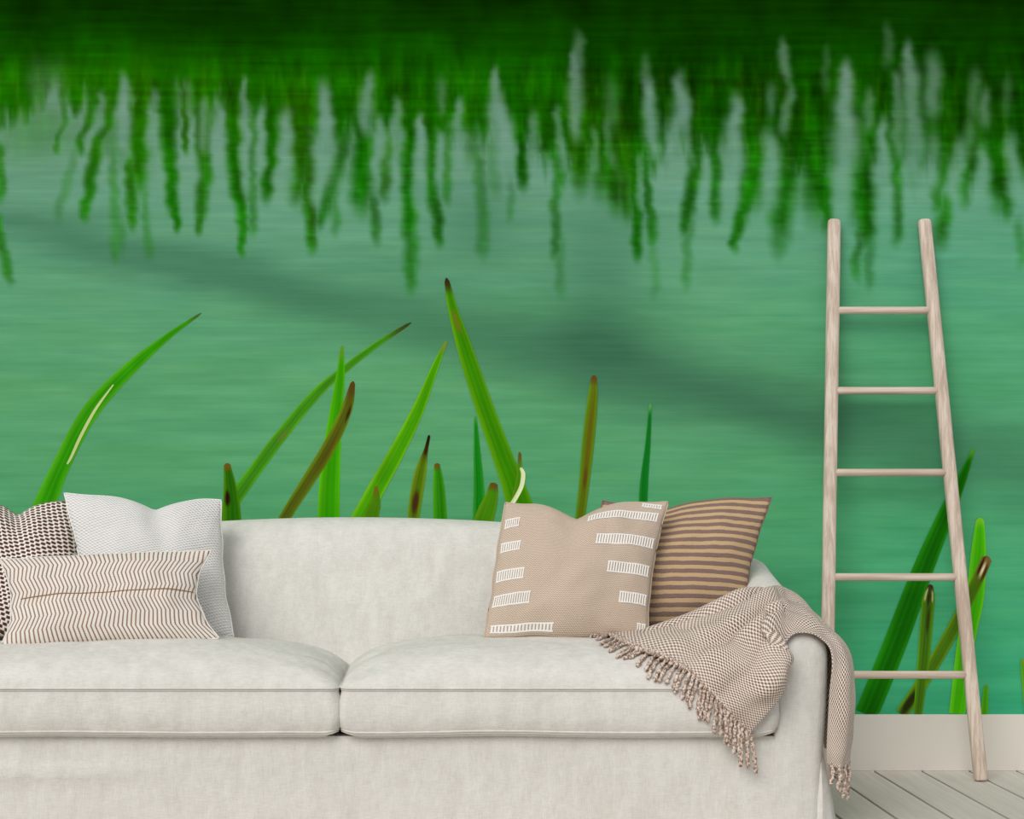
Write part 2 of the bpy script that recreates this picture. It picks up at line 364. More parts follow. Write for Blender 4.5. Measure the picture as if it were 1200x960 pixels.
# printed reeds: (points tip->base (x, y, width), edge colour, middle colour, tip colour, tip length, spots)
REEDS = [
 ([(482,378,3),(440,405,7),(400,436,9),(370,462,12),(330,510,14),(300,550,15),(270,592,17),(240,640,18)], (92,170,30),(56,128,24),(60,62,24),.10,[(.56,.2,.04,(98,118,44),.5)]),
 ([(401,405,3),(399,440,10),(393,490,16),(388,540,22),(385,612,26),(383,837,28)], (96,186,22),(50,150,6),(96,150,30),.05,[]),
 ([(236,367,2),(200,392,7),(160,425,14),(120,465,19),(95,500,20),(70,550,21),(48,602,26),(0,720,30)], (92,176,34),(42,142,8),(70,96,40),.05,[]),
 ([(414,447,5),(406,480,13),(385,525,16),(360,565,15),(333,608,13),(280,700,12)], (112,140,24),(78,86,20),(88,62,24),.10,[(.13,.6,.05,(50,26,14),.3),(.30,.2,.16,(84,70,20),.3)]),
 ([(266,543,7),(270,575,16),(272,612,22),(274,700,26)], (88,140,16),(34,98,10),(120,84,26),.07,[(.26,-.45,.08,(44,20,12),.45)]),
 ([(523,400,4),(510,430,8),(490,480,14),(465,530,18),(440,575,20),(418,616,22),(370,700,24)], (120,186,26),(62,150,8),(120,140,50),.06,[]),
 ([(441,570,4),(440,590,12),(434,612,17),(420,700,20)], (96,140,16),(70,128,16),(120,96,30),.1,[]),
 ([(503,510,3),(499,528,5),(493,552,13),(488,580,15),(484,612,14),(476,700,14)], (124,150,30),(76,110,14),(38,16,14),.17,[(.10,.1,.03,(60,24,10)),(.42,0,.10,(74,44,24))]),
 ([(512,543,6),(514,570,13),(516,612,16),(520,700,18)], (80,165,26),(40,128,14),(110,80,30),.06,[]),
 ([(557,488,3),(559,530,8),(561,570,12),(561,612,14),(562,700,16)], (60,156,48),(18,122,22),(70,150,60),.05,[]),
 ([(523,326,5),(530,360,11),(545,410,18),(565,470,21),(585,525,23),(600,565,26),(612,600,30),(650,700,34)], (100,160,20),(54,132,6),(54,34,20),.05,[(.13,0,.05,(104,116,24))]),
 ([(579,566,8),(575,585,16),(566,612,22),(540,700,26)], (100,150,24),(66,132,14),(104,72,28),.08,[]),
 ([(609,530,3),(608,560,6),(602,590,8),(590,640,8)], (100,130,30),(70,140,16),(110,80,30),.15,[]),
 ([(610,548,3),(613,556,5),(611,570,5),(604,584,5),(596,596,5),(590,606,4)], (206,222,150),(226,230,190),(200,210,150),.05,[]),
 ([(696,440,6),(694,470,12),(689,520,14),(684,570,12),(679,612,11),(668,700,11)], (100,146,26),(90,104,18),(100,66,26),.05,[(.30,.1,.25,(104,92,20),.4),(.46,.1,.07,(96,74,24),.5)]),
 ([(762,473,3),(759,520,6),(755,560,9),(753,592,10),(746,700,11)], (34,140,50),(14,108,28),(90,170,90),.06,[]),
 ([(1148,607,9),(1146,650,18),(1142,700,21),(1132,750,21),(1121,837,19)], (104,196,32),(62,168,14),(120,190,40),.05,[]),
 ([(1141,525,3),(1125,565,12),(1105,610,19),(1080,670,24),(1050,750,27),(1015,837,27)], (40,136,22),(20,96,8),(80,150,40),.05,[]),
 ([(1157,652,12),(1140,690,14),(1115,740,15),(1082,797,15),(1056,837,15)], (104,146,24),(66,106,20),(120,92,50),.16,[(.08,.1,.07,(228,210,172),.22),(.06,-.45,.08,(46,26,16),.3),(.09,.65,.07,(70,40,20),.3),(.30,-.3,.12,(86,72,24),.4),(.92,0,.12,(40,46,20),.8)]),
 ([(1090,685,5),(1088,700,14),(1086,720,15),(1081,780,14),(1075,837,10)], (96,150,26),(58,100,20),(62,40,30),.06,[(.08,-.6,.07,(206,196,150),.22),(.10,.0,.09,(52,34,22),.3),(.09,.6,.06,(190,180,130),.2),(.28,.2,.14,(52,52,20),.3)]),
 ([(1155,803,5),(1153,837,9)], (96,176,30),(62,150,20),(100,140,40),.1,[]),
 ([(1197,772,3),(1200,790,8),(1206,837,12)], (110,170,40),(70,150,30),(120,140,40),.1,[]),
]
for k, (pts, ce, cm, ct, tl, spots) in enumerate(REEDS):
    n = 56; c = catmull(pts, n); K = 11
    seglen = np.hypot(np.diff(c[:, 0]), np.diff(c[:, 1])); arc = np.concatenate([[0], np.cumsum(seglen)])/seglen.sum()
    V = []; CC = []
    yo = -0.0026-0.00012*k
    for i in range(n):
        if c[i, 1] > 836.8: c[i, 1] = 836.8
        a = c[max(i-1, 0)]; b = c[min(i+1, n-1)]
        t = np.array([b[0]-a[0], b[1]-a[1]]); t /= np.hypot(*t)+1e-9; nr = np.array([t[1], -t[0]])
        if nr[0] < 0: nr = -nr
        w = max(c[i, 2], 0.8)
        if i == 0: w *= 0.35
        for j in range(K):
            s = j/(K-1)*2-1
            x = c[i, 0]+nr[0]*s*w/2; y = min(c[i, 1]+nr[1]*s*w/2, 836.9)
            V.append((wx(x), yo, wz(y)))
            f = abs(s)**1.6 if s < 0 else abs(s)**2.4*0.8
            f = np.clip(f+0.34*math.sin(j*2.4+k)*(1-abs(s)), 0, 1)
            cc = np.array(ce)*f+np.array(cm)*(1-f)
            cc = cc*(1+0.10*noise.noise(Vector((x*0.05+k, y*0.012, s))))
            ft = (1-sstep(tl*0.2, tl*1.15, arc[i]))*.9; cc = cc*(1-ft)+np.array(ct)*ft
            for sp in spots:
                sa, ss, sr, sc_ = sp[:4]; sw = sp[4] if len(sp) > 4 else .7
                q = 1-sstep(0.4, 1.0, math.hypot((arc[i]-sa)/sr, (s-ss)/sw)); cc = cc*(1-q)+np.array(sc_)*q
            CC.append(cc)
    Fc = [[i*K+j, (i+1)*K+j, (i+1)*K+j+1, i*K+j+1] for i in range(n-1) for j in range(K-1)]
    o = mesh('printed_reed', V, Fc, M_REED, None, smooth=False); set_print(o.data, np.array(CC)); sub(o, mural)
    if k == 2:      # pale vein on the long arching leaf
        v = catmull([(133,451,1.5),(112,480,3.2),(95,511,3.6),(84,535,3),(79,544,2)], 30)
        V = []; CC = []
        for i in range(30):
            a = v[max(i-1, 0)]; b = v[min(i+1, 29)]; t = np.array([b[0]-a[0], b[1]-a[1]]); t /= np.hypot(*t)
            for s in (-.5, .5): V.append((wx(v[i, 0]+t[1]*-s*v[i, 2]), yo-0.0002, wz(v[i, 1]+t[0]*s*v[i, 2]))); CC.append((196, 208, 140))
        o2 = mesh('printed_leaf_vein', V, [[2*i, 2*i+2, 2*i+3, 2*i+1] for i in range(29)], M_REED, None, smooth=False)
        set_print(o2.data, np.array(CC)); sub(o2, mural)

# ------------------------------------------------------------------ sofa
XL, XR, XC = -1.55, 1.085, -0.2325          # outer ends and the middle
YF = -0.955                                  # front plane
AI, CI = 0.935, -1.40                        # inner faces of the arms
sofa = thing('sofa', 'off-white linen slipcovered sofa with two plump seat cushions before the mural', 'sofa', (XC, -0.5, 0))
SOFA_TRI = []                                # (verts, faces) for draping
def sofa_part(name, V, Fc, mat=None, parent=None, smooth=True):
    o = mesh(name, V, Fc, mat or M_SOFA, None, smooth); sub(o, parent or sofa)
    o.data.set_sharp_from_angle(angle=math.radians(55))
    SOFA_TRI.append(([Vector(q) for q in V], Fc)); return o

def arm_top(y): return 0.545+0.245*(max(min(y, -0.25), YF)+0.95)
def back_top(x): return 0.842-0.068*(x-XC)**2

def arm(sign):                               # loft of the (x, z) section along y
    rings = []; prof = [(YF, .030), (YF+.006, .014), (YF+.018, .004), (YF+.035, 0)]
    ys = [(y, i) for y, i in prof] + [(y, 0) for y in np.linspace(YF+.07, -0.06, 22)]
    for y, ins in ys:
        t = arm_top(y)-ins; ring = []
        xo = XR-ins; xi = AI
        w = XR-AI; r = w/2
        lower = [(0.0, 0), (.08, 0), (.16, 0), (.262, 0)]
        pts = []
        for z, _ in lower: pts.append((xi, z))
        pts.append((xi+ins*.8, .30)); pts.append((xi+ins-.004, .38))
        zt = t-r
        for a in np.linspace(0, math.pi, 15):                       # rounded top
            pts.append((xi+ins+(w/2-ins)*(1-math.cos(a)), zt+(r+0)*math.sin(a)**0.85 if 0 < a < math.pi else zt))
        for z, fl in [(.40, -.001), (.30, -.006), (.20, -.014), (.10, -.02), (0, -.022)]:
            if z < zt-0.01: pts.append((xo+fl, z))
            else: pts.append((xo, zt-0.01))
        for (x, z) in pts:
            wv = 0.004*noise.noise(Vector((x*7, y*6, z*6))) if y > YF+.05 else 0
            ring.append((x+wv, y, z))
        rings.append(ring)
    m = len(rings[0]); V = []; Fc = []
    for r_ in rings:
        for (x, y, z) in r_: V.append((x if sign > 0 else 2*XC-x, y, z))
    for i in range(len(rings)-1):
        for j in range(m):
            Fc.append([i*m+j, i*m+(j+1) % m, (i+1)*m+(j+1) % m, (i+1)*m+j])
    Fc.append(list(range(m))[::-1]); Fc.append([(len(rings)-1)*m+j for j in range(m)])
    if sign < 0: Fc = [f[::-1] for f in Fc]
    return sofa_part('arm', V, Fc)
arm(1); arm(-1)

# back: (y, z) profile swept along x
def back():
    V = []; Fc = []; xs = np.concatenate([np.linspace(XL, XL+.12, 9)[:-1], np.linspace(XL+.12, XR-.12, 60)[:-1], np.linspace(XR-.12, XR, 9)])
    half = (XR-XL)/2
    for x in xs:
        t = max(0, (abs(x-(XL+XR)/2)-(half-.12))/.12); dr = 1-math.sqrt(max(0, 1-min(t, 1)**2))
        zt = back_top(x)-0.11*dr; fy = 0.10*dr
        pts = []
        for z in np.linspace(0.12, zt-.075, 15):
            yf = -0.405+(z-.45)*.27
            yf -= 0.02*math.sin(max(0, min(1, (z-.40)/.46))*math.pi)      # stuffed, slightly bowed
            yf += 0.005*noise.noise(Vector((x*4, 0, z*5)))
            pts.append((yf+fy, z))
        yq = -0.405+(zt-.075-.45)*.27+fy; yb = max(yq+.16, -0.06)
        for a in np.linspace(0.15, math.pi-.15, 11):
            pts.append(((yq+yb)/2-(yb-yq)/2*math.cos(a), zt-.075+.075*math.sin(a)))
        pts += [(min(yb, -0.055), zt-.1), (-0.05, .5), (-0.05, .12)]
        for (y, z) in pts: V.append((x, y, z))
    m = len(pts); n = len(xs)
    for i in range(n-1):
        for j in range(m): Fc.append([i*m+j, (i+1)*m+j, (i+1)*m+(j+1) % m, i*m+(j+1) % m])
    Fc.append(list(range(m))); Fc.append([(n-1)*m+j for j in range(m)][::-1])
    sofa_part('back', V, Fc)
back()

# base with the plain slipcover front
def base_part():
    V = []; Fc = []; nx_, nz_ = 70, 14
    for i in range(nx_+1):
        x = CI+(AI-CI)*i/nx_ if False else (2*XC-AI)+(AI-(2*XC-AI))*i/nx_
        for j in range(nz_+1):
            z = 0.262*j/nz_
            u = (x+1.2); edge = min(1, (AI-x)/.1, (x-(2*XC-AI))/.1)
            crease = 0.010*math.exp(-((z-(.165+.06*max(0, (x+.9))*1.1))/.02)**2)*max(0, min(1, (-.62-x)/.3)) * max(0, min(1, (x+1.35)/.1))
            y = YF - edge*(0.004*noise.noise(Vector((x*3, 0, z*5))) + crease)
            if j == nz_: y += 0.006
            V.append((x, y, z))
    k = nz_+1
    for i in range(nx_):
        for j in range(nz_): Fc.append([i*k+j, (i+1)*k+j, (i+1)*k+j+1, i*k+j+1])
    b0 = len(V)
    for i in (0, nx_):
        x = V[i*k][0]
        V += [(x, -0.05, 0), (x, -0.05, .262)]
    Fc.append([i*k+nz_ for i in range(nx_+1)]+[b0+3, b0+1])          # deck
    Fc.append([i*k for i in range(nx_+1)][::-1]+[b0, b0+2])          # underside
    Fc.append([b0, b0+1, b0+3, b0+2][::-1])
    Fc.append([j for j in range(k)]+[b0+1, b0]); Fc.append([nx_*k+j for j in range(k)][::-1]+[b0+2, b0+3])
    sofa_part('base', V, Fc)
base_part()

def cushion(xa, xb):
    ya, yb = -0.985, -0.385; zb, zs, crown = .264, .395, .108
    hx, hy, r = (xb-xa)/2, (yb-ya)/2, .032; cx, cy = (xa+xb)/2, (ya+yb)/2
    nu, nv = 64, 36
    def plan(U, Vv, ins=0.0):
        p = [U*hx, Vv*hy]; q = [max(-(hx-r), min(hx-r, p[0])), max(-(hy-r), min(hy-r, p[1]))]
        d = [p[0]-q[0], p[1]-q[1]]; l = math.hypot(*d)
        if l > 1e-9:
            s = max(abs(d[0]), abs(d[1]))/l; d = [d[0]*s, d[1]*s]
        x, y = q[0]+d[0], q[1]+d[1]
        return cx+x*(1-ins/hx), cy+y*(1-ins/hy)
    V = []; Fc = []; idx = {}
    def cosmap(t): return math.sin(t*math.pi/2)*0.55+t*0.45
    for i in range(nu+1):
        for j in range(nv+1):
            U = cosmap(-1+2*i/nu); W_ = cosmap(-1+2*j/nv)
            x, y = plan(U, W_)
            f = max(0, 1-abs(U)**4.2)**.62*max(0, 1-abs(W_)**3.0)**.60
            nz = noise.noise(Vector((x*5, y*5, 1.3)))*.009+noise.noise(Vector((x*14, y*9, 4)))*.0022
            ce = max(0, abs(U)-.66)/.34
            nz += ce*math.sin(y*58+3*noise.noise(Vector((x*8, y*8, 0))))*.0065
            z = zs+crown*f+nz*min(1, f*2)
            idx[(i, j)] = len(V); V.append((x, y, z))
    for i in range(nu):
        for j in range(nv): Fc.append([idx[i, j], idx[i+1, j], idx[i+1, j+1], idx[i, j+1]])
    ring = [(i, 0) for i in range(nu)]+[(nu, j) for j in range(nv)]+[(i, nv) for i in range(nu, 0, -1)]+[(0, j) for j in range(nv, 0, -1)]
    prev = [idx[q] for q in ring]; pipes = [[Vector(V[k_]) for k_ in prev]]
    lev = [(zs-.012, .001, 0), (zs-.04, -.006, 1), (zs-.075, -.008, 1), (zs-.105, -.004, 1), (zb+.014, .002, 1), (zb+.004, .007, 0), (zb-.002, .018, 0)]
    for li, (z, ins, bul) in enumerate(lev):
        cur = []
        for (i, j) in ring:
            U = cosmap(-1+2*i/nu); W_ = cosmap(-1+2*j/nv); x, y = plan(U, W_, ins)
            y += bul*.004*noise.noise(Vector((x*6, z*9, 2))) ; zz = z+(.005*noise.noise(Vector((x*2.5, y*2, 7))) if li >= 4 else 0)
            cor = max(0, abs(U)-.93)/.07; zz += .006*cor*(1 if li >= 4 else 0)
            cur.append(len(V)); V.append((x, y, zz))
        m = len(ring)
        for k_ in range(m): Fc.append([prev[k_], cur[k_], cur[(k_+1) % m], prev[(k_+1) % m]])
        if li == 4: pipes.append([Vector(V[k_]) for k_ in cur])
        prev = cur
    Fc.append(prev[::-1])
    c = sofa_part('seat_cushion', V, Fc)
    for pth in pipes:
        tv, tf = tube_data(pth, .0034, 6, closed=True)
        o = mesh('piping', tv, tf, M_SOFA); o.parent = c
        tv, tf = tube_data([p+Vector((0, -.0012, -.0055)) for p in pth], .0012, 5, closed=True)
        o = mesh('stitch_line', tv, tf, M_SEAM); o.parent = c
cushion(XC+.0015, AI+.003); cushion(2*XC-AI-.003, XC-.0015)

# the slipcover's corner pleat below the arm
V = []; Fc = []
zs = np.linspace(0, .33, 10)
for i, z in enumerate(zs):
    o_ = 0.044*(1-z/.33)**1.2; k_ = 1-.92*(z/.33)**2
    for (x, y) in [(XR-.045, YF+.02), (XR-.012, YF-.004), (XR-.006+o_*.6, YF+.012), (XR+o_, YF+.05), (XR+o_*.4, YF+.10), (XR-.04, YF+.10)]: V.append((XR-.03+(x-XR+.03)*k_-.012*(1-z/.33), YF+.05+(y-YF-.05)*k_, z))
for i in range(9):
    for j in range(6): Fc.append([i*6+j, i*6+(j+1) % 6, (i+1)*6+(j+1) % 6, (i+1)*6+j])
Fc.append([0, 5, 4, 3, 2, 1]); Fc.append([54+j for j in range(6)])
sofa_part('corner_pleat', V, Fc)

# draping helper: the sofa as one BVH
bv, bf = [], []
for V, Fc in SOFA_TRI:
    o_ = len(bv); bv += V; bf += [[q+o_ for q in f] for f in Fc]
BVH = BVHTree.FromPolygons(bv, bf)
EYE = Vector((0, -D, H))
def cast(px, py):
    d = (P(px, py, 0)-EYE).normalized()
    loc, nor, _, _ = BVH.ray_cast(EYE, d)
    if loc is None: return None, None
    if nor.dot(d) > 0: nor = -nor
    return loc, nor

# ------------------------------------------------------------------ pillow fabrics
def fabric_knots():       # dark brown ground with white slanted knots
    n = N('brown_knotted_weave', 0.95); uv, u, v = n.uv()
    w = n.noise(uv, 9, 2); u = n.math('ADD', u, n.math('MULTIPLY', w, .02))
    a = n.math('MULTIPLY', n.math('ADD', u, n.math('MULTIPLY', v, 0.75)), 160.0)
    b = n.math('MULTIPLY', n.math('SUBTRACT', v, n.math('MULTIPLY', u, 0.25)), 205.0)
    row = n.math('FLOOR', n.math('DIVIDE', b, 2*math.pi))
    k = n.math('MULTIPLY', n.math('SINE', n.math('ADD', a, n.math('MULTIPLY', row, math.pi))), n.math('SINE', n.math('MULTIPLY', b, 1.0)))
    s = n.math('ADD', n.math('SINE', n.math('ADD', a, n.math('MULTIPLY', row, math.pi))), n.math('COSINE', b))
    f = n.ramp(s, -0.62, 0.42)
    n.color(n.mix(f, rgba((82, 50, 38)), rgba((246, 237, 228)))); n.bump(f, 0.8, 0.004); return n.m
def fabric_white():
    n = N('white_pebbled_weave', 0.95); uv, u, v = n.uv()
    a = n.math('MULTIPLY', n.math('ADD', u, n.math('MULTIPLY', v, .9)), 250); b = n.math('MULTIPLY', n.math('SUBTRACT', v, n.math('MULTIPLY', u, .3)), 330)
    s = n.math('ADD', n.math('SINE', a), n.math('SINE', b)); f = n.ramp(s, -1.6, .6)
    n.color(n.mix(f, rgba((222, 219, 216)), rgba((240, 238, 236)))); n.bump(f, 0.85, 0.0042); return n.m
def fabric_zigzag():
    n = N('cream_mustard_zigzag', 0.95); uv, u, v = n.uv()
    z = n.math('PINGPONG', n.math('MULTIPLY', v, 7.0), 1.0)
    t = n.math('FRACT', n.math('ADD', n.math('MULTIPLY', u, 46.0), n.math('MULTIPLY', z, 1.05)))
    d = n.math('ABSOLUTE', n.math('SUBTRACT', t, 0.5))
    line = n.math('SUBTRACT', 1.0, n.ramp(d, 0.10, 0.22))
    dots = n.ramp(n.math('SINE', n.math('MULTIPLY', v, 170*2)), -0.9, 0.3)
    line = n.math('MULTIPLY', line, n.math('ADD', n.math('MULTIPLY', dots, .35), .65))
    hue = n.mix(n.noise(n.scaled(uv, (6, 3, 1)), 1, 2), rgba((160, 100, 22)), rgba((84, 48, 16)))
    weave = n.math('MULTIPLY', n.math('SINE', n.math('MULTIPLY', u, 900)), n.math('SINE', n.math('MULTIPLY', v, 400)))
    ground = n.mix(n.ramp(weave, -1, 1), rgba((222, 216, 208)), rgba((236, 232, 226)))
    n.color(n.mix(line, ground, hue)); n.bump(n.math('ADD', n.math('MULTIPLY', weave, .3), n.math('SUBTRACT', 1.0, line)), 0.5, 0.002); return n.m
def fabric_beige():
    n = N('beige_twill', 0.95); uv, u, v = n.uv()
    a = n.math('MULTIPLY', n.math('ADD', u, n.math('MULTIPLY', v, 1.0)), 430); b = n.math('MULTIPLY', v, 620)
    s = n.math('ADD', n.math('SINE', a), n.math('ADD', n.math('SINE', b), n.math('MULTIPLY', n.noise(n.scaled(uv, (60, 260, 1)), 1, 3), 2.6)))
    f = n.ramp(s, -.6, 3.0)
    n.color(n.mix(f, rgba((168, 146, 126)), rgba((216, 199, 182)))); n.bump(f, 0.45, 0.002); return n.m
def fabric_stripe():
    n = N('tan_brown_ribbed_stripe', 0.95); uv, u, v = n.uv()
    wv = n.math('ADD', v, n.math('MULTIPLY', n.noise(n.scaled(uv, (9, 9, 1)), 1, 3), .012))
    d = n.math('SINE', n.math('MULTIPLY', wv, 2*math.pi*17.5))
    rag = n.noise(n.scaled(uv, (150, 60, 1)), 1, 2)
    f = n.ramp(n.math('ADD', d, n.math('MULTIPLY', n.math('SUBTRACT', rag, .5), 1.3)), -.35, .35)
    fleck = n.noise(n.scaled(uv, (190, 260, 1)), 1, 2)
    dark = n.mix(n.ramp(fleck, .35, .7), rgba((110, 86, 80)), rgba((158, 134, 124)))
    lite = n.mix(n.ramp(fleck, .35, .7), rgba((188, 156, 114)), rgba((210, 182, 146)))
    n.color(n.mix(f, lite, dark)); n.bump(n.math('ADD', f, n.math('MULTIPLY', fleck, .5)), 0.6, 0.004); return n.m

# ------------------------------------------------------------------ pillows
def pillow(name, label, group, mat, corners, T, sag, dent, pipe_mat=None, seed=0, back_scale=0.8, nose=2.0):
    """corners TL, TR, BR, BL as (px, py, depth y); sag = inward bow of left, right, top, bottom edges (m); dent = (u0, depth, width)"""
    TL, TR, BR, BL = [P(*c) for c in corners]
    ctr = (TL+TR+BR+BL)/4; nrm = ((TR-TL).cross(BL-TL)).normalized()
    if nrm.y > 0: nrm = -nrm
    ex = ((TR-TL)+(BR-BL)).normalized(); ez = nrm.cross(ex); ez = ez if ez.z > 0 else -ez
    sl, sr, st, sb = sag
    def S(u, v, side):                         # v = 1 at the top
        u, v = float(u), float(v)
        p = TL.lerp(TR, u)*v + BL.lerp(BR, u)*(1-v)
        p = p + ex*(sl*4*v*(1-v)*(1-u)**nose - sr*4*v*(1-v)*u**nose)
        p = p + ez*(-st*4*u*(1-u)*v**nose + sb*4*u*(1-u)*(1-v)**nose)
        rimw = max(abs(2*u-1), abs(2*v-1))**6
        p = p + rimw*(ex*.007*noise.noise(Vector((seed, v*5, u*2)))+ez*.006*noise.noise(Vector((u*5, seed, v*2))))
        th = (max(0, 4*u*(1-u))**.55)*(max(0, 4*v*(1-v))**.55)
        if dent:
            u0, dd, dw = dent; e = abs(u-u0)/dw
            g = math.exp(-e**1.35)
            p = p - ez*dd*g*v**5
            th *= 1-.42*math.exp(-(e*1.6)**2)*v**3
            th *= 1+.10*math.exp(-((abs(u-u0)-dw*1.1)/dw/.8)**2)*v**3
        w = .014*noise.noise(Vector((u*3.1+seed, v*3.1, seed))) + .006*noise.noise(Vector((u*9+seed, v*8, seed+3)))
        cw = (abs(u-.5)*abs(v-.5)*4)**1.5
        w += .005*cw*math.sin(28*math.atan2(min(v, 1-v)+.02, min(u, 1-u)+.02)+seed)
        sc = T*th+w*min(1, th*1.5)
        return p + nrm*(sc if side > 0 else -sc*back_scale)
    n_ = 44
    def cm(t): return 0.5-0.5*math.cos(math.pi*t)*0.55-(0.5-t)*0.45
    V = []; uvs = []; Fc = []; fi = {}; bi = {}
    for i in range(n_+1):
        for j in range(n_+1):
            u, v = cm(i/n_), cm(j/n_)
            fi[i, j] = len(V); V.append(S(u, v, 1)); uvs.append((u, v))
    for i in range(n_+1):
        for j in range(n_+1):
            if i in (0, n_) or j in (0, n_): bi[i, j] = fi[i, j]
            else:
                u, v = cm(i/n_), cm(j/n_); bi[i, j] = len(V); V.append(S(u, v, -1)); uvs.append((u, v))
    for i in range(n_):
        for j in range(n_):
            Fc.append([fi[i, j], fi[i+1, j], fi[i+1, j+1], fi[i, j+1]])
            Fc.append([bi[i, j+1], bi[i+1, j+1], bi[i+1, j], bi[i, j]])
    root = thing(name, label, 'pillow', ((BL+BR)/2), group)
    o = mesh('cover', V, Fc, mat); sub(o, root)
    ul = o.data.uv_layers.new(name='UVMap')
    ul.data.foreach_set('uv', np.array([uvs[l.vertex_index] for l in o.data.loops], np.float32).ravel())
    rim = [S(cm(i/n_), 1, 1) for i in range(n_)]+[S(1, cm(1-j/n_), 1) for j in range(n_)]+[S(cm(1-i/n_), 0, 1) for i in range(n_)]+[S(0, cm(j/n_), 1) for j in range(n_)]
    tv, tf = tube_data(rim, .0024, 6, closed=True); sub(mesh('seam_edge', tv, tf, pipe_mat or mat), root)
    return root, S, nrm
GP = 'throw pillows on the sofa'
M_WHITE = fabric_white(); M_BEIGE = fabric_beige(); M_STRIPE = fabric_stripe(); M_KNOT = fabric_knots(); M_ZIG = fabric_zigzag()
M_BROWNED = plain('brown_seam', (120, 100, 88), .9)
pillow('throw_pillow', 'square pillow in dark brown and white knotted weave, behind the zigzag lumbar pillow', GP, M_KNOT,
       [(-88, 588, -.37), (88, 588, -.37), (100, 744, -.55), (-84, 746, -.55)], .080, (.015, .0, .0, .0), (.63, .048, .10), M_BROWNED, 2)
pillow('throw_pillow', 'square white pebbled-weave pillow with a chopped top, beside the brown knotted pillow', GP, M_WHITE,
       [(75, 578, -.45), (259, 586, -.39), (274, 747, -.54), (104, 748, -.62)], .080, (.012, .012, .006, .0), (.58, .040, .12), M_WHITE, 5)
zp, ZS, zn = pillow('lumbar_pillow', 'long cream lumbar pillow with thin mustard zigzag lines', GP, M_ZIG,
       [(-1, 655, -.66), (248, 645, -.62), (257, 748, -.74), (1, 759, -.76)], .062, (.032, .052, .0, .0), None, M_ZIG, 9)
tv, tf = tube_data([ZS(u, .5, 1)+zn*.001+Vector((0, 0, .002*math.sin(u*9))) for u in np.linspace(.06, .985, 40)], .0013, 5)
sub(mesh('centre_seam', tv, tf, plain('mustard_seam', (150, 112, 66), .9)), zp)
pillow('throw_pillow', 'square tan and brown striped pillow behind the beige stitched pillow', GP, M_STRIPE,
       [(706, 583, -.39), (904, 583, -.39), (868, 744, -.54), (700, 746, -.54)], .080, (.0, .016, .0, .0), (.30, .050, .22), M_STRIPE, 12)
bp, BS, bn = pillow('throw_pillow', 'square beige twill pillow with rows of white stitched dashes', GP, M_BEIGE,
       [(592, 589, -.50), (783, 588, -.52), (758, 750, -.68), (567, 748, -.66)], .078, (.0, .014, .0, .0), (.44, .058, .14), M_BEIGE, 17)
M_STITCH = plain('white_embroidery', (240, 238, 233), .9)
def dash(u0, u1, v0, v1, hv, nb, lean=0.0):
    V = []; Fc = []
    for b in range(nb):
        uc = u0+(u1-u0)*(b+.5)/nb; vc = v0+(v1-v0)*(b+.5)/nb; hw = abs(u1-u0)/nb*.31
        k = len(V)
        for q in range(5):
            v = vc-hv+2*hv*q/4; sh = lean*(q/4-.5)
            for s in (-1, 1): V.append(BS(min(max(uc+s*hw+sh, .004), .996), v, 1)+bn*.0015)
            V.append(BS(min(max(uc+sh, .004), .996), v, 1)+bn*.0045)
        for q in range(4):
            a = k+q*3; Fc += [[a, a+2, a+5, a+3], [a+2, a+1, a+4, a+5]]
    # the two couching threads along the dash
    for e in (-1, 1):
        k = len(V)
        for b in range(21):
            u = u0+(u1-u0)*b/20; v = v0+(v1-v0)*b/20+e*hv
            V += [BS(u, v-.005, 1)+bn*.001, BS(u, v, 1)+bn*.004, BS(u, v+.005, 1)+bn*.001]
        for b in range(20):
            a = k+b*3; Fc += [[a, a+1, a+4, a+3], [a+1, a+2, a+5, a+4]]
    sub(mesh('stitched_dash', V, Fc, M_STITCH), bp)
for a in [(.02,.11,.82,.83,.032,7), (.02,.14,.635,.64,.034,9), (.02,.19,.42,.425,.036,12), (.02,.25,.245,.25,.036,16), (.03,.42,.055,.055,.022,18),
          (.52,.965,.865,.865,.030,26), (.60,.975,.665,.665,.034,22), (.70,.975,.465,.465,.034,16), (.80,.98,.265,.265,.034,11), (.93,.985,.07,.07,.026,4), (.84,.97,.965,.95,.014,8)]:
    dash(*a)

# ------------------------------------------------------------------ throw blanket
n = N('taupe_basket_weave', 0.95); uv, u, v = n.uv()
KU, KV = 2*math.pi*92, 2*math.pi*60
w = n.noise(uv, 14, 2)
a = n.math('MULTIPLY', n.math('ADD', u, n.math('MULTIPLY', w, .006)), KU); b = n.math('MULTIPLY', n.math('ADD', v, n.math('MULTIPLY', w, .006)), KV)
pr = n.math('ADD', n.math('SINE', n.math('ADD', a, b)), n.math('SINE', n.math('SUBTRACT', a, b)))
f = n.ramp(n.math('ADD', pr, n.math('MULTIPLY', n.noise(n.scaled(uv, (200, 130, 1)), 1, 2), .8)), -0.9, 0.9)
soft = n.ramp(n.noise(n.scaled(uv, (5, 5, 1)), 1, 2), .3, .7)
dark = n.mix(soft, rgba((118, 88, 70)), rgba((164, 140, 123)))
n.color(n.mix(f, dark, rgba((230, 217, 205)))); n.bump(f, 0.8, 0.005); M_THROW = n.m
n = N('taupe_twisted_yarn', 0.95); v_ = n.obj()
f = n.ramp(n.noise(v_, 160, 2), .38, .62); n.color(n.mix(f, rgba((140, 114, 98)), rgba((226, 210, 197)))); M_YARN = n.m

